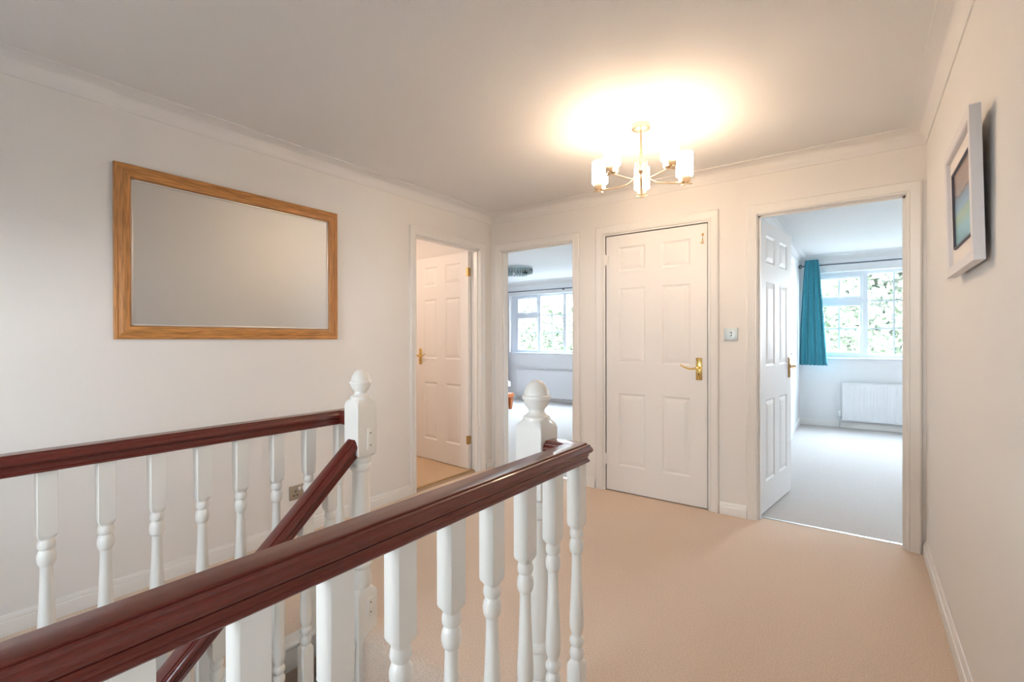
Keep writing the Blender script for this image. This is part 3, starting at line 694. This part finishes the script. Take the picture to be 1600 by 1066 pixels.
# ---------------------------------------------------------------- five-arm ceiling light
LC = (-0.950, 2.463)
cl = tag(empty('ceiling_light', (LC[0], LC[1], H)), 'lit five arm brass ceiling light with opal glass cylinder shades', 'ceiling light')
bm = new(); lathe(bm, [(-0.024, 0.044), (-0.022, 0.048), (-0.002, 0.049), (0, 0.049)], n=32); obj('ceiling_rose', bm, M_LAMPMETAL, cl)
bm = new(); lathe(bm, [(-0.225, 0.0065), (-0.030, 0.0065), (-0.024, 0.010)], n=14); obj('rod', bm, M_LAMPMETAL, cl)
bm = new(); lathe(bm, [(-0.262, 0.006), (-0.256, 0.015), (-0.250, 0.022), (-0.215, 0.022), (-0.212, 0.016), (-0.205, 0.008)], n=24); obj('hub', bm, M_LAMPMETAL, cl)
RA = 0.237; ZB = 2.026-H
for k in range(5):
    ph = math.radians(38+72*k); c_, s_ = math.cos(ph), math.sin(ph)
    P = lambda r, z, t=0: (r*c_-t*s_, r*s_+t*c_, z)
    bm = new()
    pts = [P(0.030, -0.195), P(0.030, -0.235), P(0.032, -0.262), P(0.040, -0.283), P(0.056, -0.298), P(0.080, -0.308), P(0.115, ZB), P(0.17, ZB-.001), P(RA+0.040, ZB-.001)]
    # flat strip arm swept in its radial plane
    rings = []
    for i, p in enumerate(pts):
        p = Vector(p); d_ = (Vector(pts[min(i+1, len(pts)-1)])-Vector(pts[max(i-1, 0)])).normalized(); tn = Vector((-s_, c_, 0)); u = d_.cross(tn).normalized()
        rings.append([bm.verts.new(p+tn*a_*0.0075+u*b2*0.0028) for a_, b2 in ((-1, -.6), (-.8, -1), (.8, -1), (1, -.6), (1, .6), (.8, 1), (-.8, 1), (-1, .6))])
    for a_, b2 in zip(rings, rings[1:]):
        for j in range(8): bm.faces.new([a_[j], a_[(j+1) % 8], b2[(j+1) % 8], b2[j]])
    bm.faces.new(rings[0]); bm.faces.new(rings[-1])
    arm = obj('arm', bm, M_LAMPMETAL, cl, ang=40)
    bm = new(); t_ = new(); box(t_, -0.024, 0.024, -0.024, 0.024, 0.002, 0.040); bmesh.ops.bevel(t_, geom=t_.edges[:], offset=.003, segments=2, affect='EDGES')
    merge(bm, t_, Matrix.Translation((RA*c_, RA*s_, ZB)) @ Matrix.Rotation(ph, 4, 'Z'))
    t_ = new(); box(t_, -0.006, 0.006, -0.030, 0.030, -0.006, 0.002); merge(bm, t_, Matrix.Translation((RA*c_, RA*s_, ZB)) @ Matrix.Rotation(ph, 4, 'Z'))
    obj('lamp_holder', bm, M_LAMPMETAL, arm)
    bm = new(); z0_ = ZB+0.038
    ro, ri, hh = 0.044, 0.041, 0.122
    lathe(bm, [(z0_, 0.012), (z0_, ro-.004), (z0_+.004, ro), (z0_+hh, ro), (z0_+hh+.002, (ro+ri)/2), (z0_+hh, ri), (z0_+.006, ri-.001), (z0_+.006, 0.012)], RA*c_, RA*s_, n=36, cap=False)
    sh_ = obj('lamp_shade', bm, M_SHADE, cl); sh_.data.materials.append(M_SHADE_IN)
    for f_ in sh_.data.polygons:
        c3 = f_.center; rr_ = math.hypot(c3.x-RA*c_, c3.y-RA*s_)
        if f_.index >= 0 and rr_ < ro-.0022 and c3.z > z0_+.003: f_.material_index = 1
    bm = new(); lathe(bm, [(z0_+.002, .008), (z0_+.03, .009), (z0_+.045, .016), (z0_+.06, .019), (z0_+.075, .016), (z0_+.086, .006)], RA*c_, RA*s_, n=16)
    obj('bulb', bm, M_BULB, cl)
    plamp('bulb_light', (LC[0]+RA*c_, LC[1]+RA*s_, H+z0_+.112), BULB_W, WARM, 0.016)

# ---------------------------------------------------------------- right bedroom
def radiator(name, x0, x1, z0, z1, y1, label, ridges):
    r = tag(empty(name, ((x0+x1)/2, y1-0.003, z0)), label, 'radiator'); w_ = (x1-x0)/2; h = z1-z0
    bm = new(); N = int((x1-x0)/0.033); pf = []
    for k in range(N):
        a = -w_+.012+(2*w_-.024)*k/N; s_ = (2*w_-.024)/N
        dd = 0.0018 if ridges else 0.0006
        pf += [(a, -.066), (a+s_*.35, -.066), (a+s_*.5, -.066-dd), (a+s_*.85, -.066-dd)]
    pf.append((w_-.012, -.066)); pf += [(w_-.012, -.058), (-w_+.012, -.058)]
    A = [bm.verts.new((x, y, .02)) for x, y in pf]; B = [bm.verts.new((x, y, h-.03)) for x, y in pf]
    for i in range(len(pf)): bm.faces.new([A[i], A[(i+1) % len(pf)], B[(i+1) % len(pf)], B[i]])
    bm.faces.new(A); bm.faces.new(B)
    bbox(bm, -w_+.006, w_-.006, -.069, -.055, 0, .024, .003); bbox(bm, -w_+.006, w_-.006, -.069, -.055, h-.034, h-.006, .003)
    obj('front_panel', bm, M_RAD, r, ang=20)
    for sx in (-w_, w_-.010):
        bm = new(); bbox(bm, sx, sx+.010, -.070, -.022, .002, h, .002); obj('side_cover', bm, M_RAD, r)
    bm = new()
    for k in range(int(2*w_/.02)): box(bm, -w_+.012+k*.02, -w_+.026+k*.02, -.066, -.026, h-.008, h-.001)
    bbox(bm, -w_+.004, w_-.004, -.069, -.060, h-.012, h, .002); bbox(bm, -w_+.004, w_-.004, -.028, -.022, h-.012, h, .002); obj('top_grille', bm, M_RAD, r)
    bm = new(); bbox(bm, -w_+.03, w_-.03, -.040, -.0, .03, .10, .002); bbox(bm, -w_+.03, w_-.03, -.030, -.024, .02, h-.02, .002); obj('back_panel', bm, M_RAD, r)
    v = new(); lathe(v, [(z, rr) for z, rr in ((.03, .010), (.055, .010), (.056, .016), (.062, .018), (.115, .018), (.120, .012))], cx=-w_-.022, cy=-.045, n=16)
    vo = obj('radiator_valve', v, M_PLASTICW, r)
    v = new(); tube(v, [(-w_-.022, -.045, -z0), (-w_-.022, -.045, .03)], .0075, 10); tube(v, [(-w_-.022, -.045, .035), (-w_+.004, -.045, .035)], .010, 10); lathe(v, [(.018, .013), (.05, .013)], cx=-w_-.022, cy=-.045, n=8)
    obj('pipe', v, M_CHROME, vo)
    return r
radiator('radiator', -0.199, 1.05, 0.105, 0.612, YW, 'white panel radiator under the window of the right bedroom', True)
radiator('radiator', -5.54, -3.6, 0.072, 0.597, YW, 'wide white radiator under the window of the left bedroom', False)

def rod(name, x0, x1, y, z, r, label):
    o = tag(empty(name, (x0, y, z)), label, 'curtain rod'); L = x1-x0
    bm = new(); lathe(bm, [(0, r), (L, r)], n=14, axis='X'); obj('pole', bm, M_ROD, o)
    for s, nm in ((0, 1), (L, -1)):
        bm = new(); g = 1 if s else -1
        lathe(bm, [(s, .010), (s+g*.006, .016), (s+g*.010, .024), (s+g*.020, .031), (s+g*.032, .031), (s+g*.044, .020), (s+g*.050, .006)], n=20, axis='X'); obj('finial', bm, M_ROD, o)
    for x in (0.06, L/2, L-.06):
        bm = new(); bbox(bm, x-.006, x+.006, 0, YW-y-.001, -.006, .006, .001); lathe(bm, [(YW-y-.008, .022), (YW-y-.001, .022)], cx=x, n=16, axis='Y'); obj('bracket', bm, M_ROD, o)
    return o
rod('curtain_rod', -0.640, 1.6, 7.640, 2.185, 0.0105, 'thin dark curtain pole above the right bedroom window')
rod('curtain_rod', -6.10, -2.9, 7.640, 2.140, 0.0105, 'thin dark curtain pole above the left bedroom window')

def curtain(name, y, zt, zb, top, bot, nf, m, label, amp=0.020, mid=None):
    """pleated cloth with thickness; gathered at the top, flaring below"""
    o = tag(empty(name, (0, y, 0)), label, 'curtain')
    bm = new(); NU, NV = nf*14, 26; fr = []; bk = []
    for j in range(NV+1):
        v = j/NV; z = zt+(zb-zt)*v
        e = 1-(1-v)**1.6 if mid is None else mid(v)
        x0 = top[0]+(bot[0]-top[0])*e; x1 = top[1]+(bot[1]-top[1])*(v**0.9)
        rf, rb = [], []
        for i in range(NU+1):
            u = i/NU; ph = u*nf*2*PI
            a = amp*(0.55+0.65*v)*(1+0.25*math.sin(3.1*u*7+1))
            yy = a*math.sin(ph)+0.006*math.sin(ph*0.5+v*2.2); xx = x0+(x1-x0)*(u+0.012*math.sin(ph*2)*1.2)
            zz = z+(0.004*math.sin(ph) if j == NV else 0)
            rf.append(bm.verts.new((xx, yy-0.0015, zz))); rb.append(bm.verts.new((xx, yy+0.0015, zz)))
        fr.append(rf); bk.append(rb)
    for j in range(NV):
        for i in range(NU):
            bm.faces.new([fr[j][i], fr[j][i+1], fr[j+1][i+1], fr[j+1][i]]); bm.faces.new([bk[j][i], bk[j+1][i], bk[j+1][i+1], bk[j][i+1]])
    for i in range(NU):
        bm.faces.new([fr[0][i], bk[0][i], bk[0][i+1], fr[0][i+1]]); bm.faces.new([fr[NV][i], fr[NV][i+1], bk[NV][i+1], bk[NV][i]])
    for j in range(NV):
        bm.faces.new([fr[j][0], fr[j+1][0], bk[j+1][0], bk[j][0]]); bm.faces.new([fr[j][NU], bk[j][NU], bk[j+1][NU], fr[j+1][NU]])
    obj('curtain_cloth', bm, m, o, ang=80)
    bm = new(); N = nf
    w_ = top[1]-top[0]
    t_ = new(); box(t_, top[0], top[1], .014, .020, zt-.075, zt-.005); merge(bm, t_)
    obj('heading_tape', bm, m, o)
    return o
curtain('curtain', 7.600, 2.262, 0.832, (-0.612, -0.452), (-0.676, -0.352), 7, M_TEAL, 'teal pleated curtain gathered at the left of the right bedroom window', amp=0.016)
curtain('curtain', 7.600, 2.20, 0.16, (-5.98, -5.735), (-6.0, -5.735), 6, M_PURPLE, 'plum curtain at the left edge of the left bedroom window', amp=0.02)

# fitted wardrobe side on bedroom left wall, beyond the open door
wd = tag(empty('wardrobe', (-0.674, 5.2, 0)), 'white fitted wardrobe beyond the open right bedroom door', 'wardrobe')
bm = new(); box(bm, 0.0, 0.028, 0, 1.35, 0.0, 2.06); obj('carcass', bm, M_BWALL, wd)
bm = new(); sweep(bm, [(0.028, 0, 2.06), (0.028, 1.35, 2.06)], [(0, 0), (0.006, 0), (0.012, .02), (0.022, .035), (0.024, .05), (0, .05)], (0, 0, 1)); obj('cornice', bm, M_BWALL, wd)
for k in range(3):
    bm = new(); y_ = .01+k*.445; bbox(bm, .028, .036, y_, y_+.435, .08, 2.04, .002); bbox(bm, .036, .040, y_+.06, y_+.375, 1.06, 1.96, .003); bbox(bm, .036, .040, y_+.06, y_+.375, .16, .96, .003)
    dd = obj('door', bm, M_BWALL, wd)
    bm = new(); lathe(bm, [(.036, .005), (.048, .006), (.054, .011), (.060, .008)], cy=y_+.04, cz=1.02, n=12, axis='X'); obj('knob', bm, M_CHROME, dd)

# ---------------------------------------------------------------- left bedroom: bed and crystal light
bed = tag(empty('bed', (-5.8, 5.75, 0)), 'white bedding on an orange wooden bed, corner seen through the left bedroom doorway', 'bed')
bx0, bx1, by0, by1 = -6.85, -4.775, 5.00, 6.545
def L(o): o.matrix_parent_inverse = Matrix.Translation(-Vector(bed.location)); return o
bm = new(); bbox(bm, bx0, bx1, by0, by1, 0.205, 0.275, .006); L(obj('bed_frame', bm, M_BEDWOOD, bed))
for x in (bx0+.06, bx1-.048):
    for y in (by0+.045, by1-.045):
        bm = new(); A = [];
        for z, h in ((0.0, .020), (0.21, .038)):
            A.append([bm.verts.new((x+dx*h, y+dy*h, z)) for dx, dy in ((-1, -1), (1, -1), (1, 1), (-1, 1))])
        for i in range(4): bm.faces.new([A[0][i], A[0][(i+1) % 4], A[1][(i+1) % 4], A[1][i]])
        bm.faces.new(A[0]); bm.faces.new(A[1]); L(obj('leg', bm, M_BEDWOOD, bed))
bm = new(); t_ = new(); box(t_, bx0, bx1+.008, by0, by1+.010, 0.276, 0.60); bmesh.ops.bevel(t_, geom=t_.edges[:], offset=.12, segments=7, affect='EDGES', clamp_overlap=True); merge(bm, t_)
L(obj('duvet', bm, M_DUVET, bed, ang=60))
bm = new(); t_ = new(); box(t_, bx0-.02, bx0+.03, by0, by1, 0.1, 1.0); merge(bm, t_); L(obj('headboard', bm, M_BEDWOOD, bed))

cx_, cy_ = -4.43, 6.13
xl = tag(empty('ceiling_light', (cx_, cy_, H)), 'round flush crystal drop light on the left bedroom ceiling', 'ceiling light')
bm = new(); lathe(bm, [(-0.020, 0.262), (-0.018, 0.270), (-0.002, 0.270), (0, 0.265)], n=40); obj('base_plate', bm, M_CHROME, xl)
for rr, nn, z0_, z1_ in ((0.255, 40, -0.10, -0.022), (0.17, 24, -0.13, -0.022)):
    for k in range(nn):
        a = 2*PI*k/nn; bm = new(); c_, s_ = rr*math.cos(a), rr*math.sin(a)
        loft(bm, [(z1_, .010, 1), (z0_+.02, .014, 1), (z0_, .003, 1)], n=8, cham=0)
        o = obj('crystal_drop', bm, M_CRYSTAL, xl, loc=(c_*(1 if rr > .2 else 1), s_, 0), ang=20); o.rotation_euler = (0, 0, a)
for k in range(5):
    a = 2*PI*k/5; bm = new(); lathe(bm, [(-.105, .004), (-.098, .012), (-.088, .016), (-.075, .012), (-.022, .010)], .11*math.cos(a), .11*math.sin(a), n=12); obj('bulb', bm, M_PLASTICW, xl)

sl = tag(empty('ceiling_light', (-3.75, 2.2, H)), 'added unseen lit globe light on the ceiling of the room through the left doorway', 'ceiling light')  # fitting made up to go with the added side room light
bm = new(); lathe(bm, [(-0.03, 0.045), (-0.002, 0.055), (0, 0.055)], n=24); obj('ceiling_rose', bm, M_CHROME, sl)
bm = new(); lathe(bm, [(-0.13, .004), (-0.125, .03), (-0.105, .055), (-0.08, .062), (-0.055, .055), (-0.035, .035), (-0.03, .03)], n=24); obj('globe', bm, M_SHADE_IN, sl)
plamp('added_side_room_fill', (-3.75, 2.2, 2.12), 16, (1.0, 0.77, 0.62), 0.08)  # added fill light below the globe, brightens the side room

# ---------------------------------------------------------------- garden outside
struct(boxes('ground', [(-30, 30, -30, 45, -3.0, -2.78)], M_GRASS))
def tree(x, y, base, cz, r, m, label, seed, n=6500, lw=0.10):
    rnd = random.Random(seed)
    t = tag(empty('tree', (x, y, base)), label, 'tree', 'trees in the garden outside the bedroom windows')
    bm = new(); tube(bm, [(0, 0, 0), (0.05, 0.02, (cz-base)*.5), (0, 0, cz-base)], lambda s: .14*(1-.5*s), 8); obj('trunk', bm, M_BARK, t)
    verts, faces = [], []
    blobs = [(rnd.uniform(-.55, .55)*r, rnd.uniform(-.5, .5)*r, rnd.uniform(-.75, .7)*r, rnd.uniform(.35, .6)*r) for _ in range(16)]
    for i in range(n):
        b2 = rnd.choice(blobs); v = Vector((rnd.gauss(0, 1), rnd.gauss(0, 1), rnd.gauss(0, 1))).normalized()*b2[3]*rnd.uniform(.75, 1.0)
        p = Vector(b2[:3])+v+Vector((0, 0, cz-base)); q = Vector((rnd.gauss(0, 1), rnd.gauss(0, 1), rnd.gauss(0, 1))).normalized()
        s1 = q.cross(v.normalized()); s1 = s1.normalized() if s1.length > .01 else Vector((1, 0, 0)); s2 = q.cross(s1).normalized(); L_ = lw*rnd.uniform(.7, 1.4)
        k = len(verts); verts += [p-s1*L_*.45, p+s2*L_, p+s1*L_*.45, p-s2*L_]; faces.append((k, k+1, k+2, k+3))
    me = bpy.data.meshes.new('foliage'); me.from_pydata([tuple(v) for v in verts], [], faces); me.materials.append(m)
    o = bpy.data.objects.new('foliage', me); C.objects.link(o); o.parent = t
tree(0.1, 13.8, -2.78, 0.3, 3.2, M_LEAF1, 'bright green bush outside, straight behind the right bedroom window', 1)
tree(0.6, 22.0, -2.78, 1.6, 3.2, M_LEAF2, 'paler taller tree beyond the bright bush behind the right bedroom window', 3, lw=.2)
tree(-9.0, 14.4, -2.78, 0.0, 3.0, M_LEAF1, 'green bush low behind the left bedroom window', 4)
tree(-14.0, 22.5, -2.78, 0.8, 2.6, M_LEAF2, 'pale tree behind the left pane of the left bedroom window', 5)
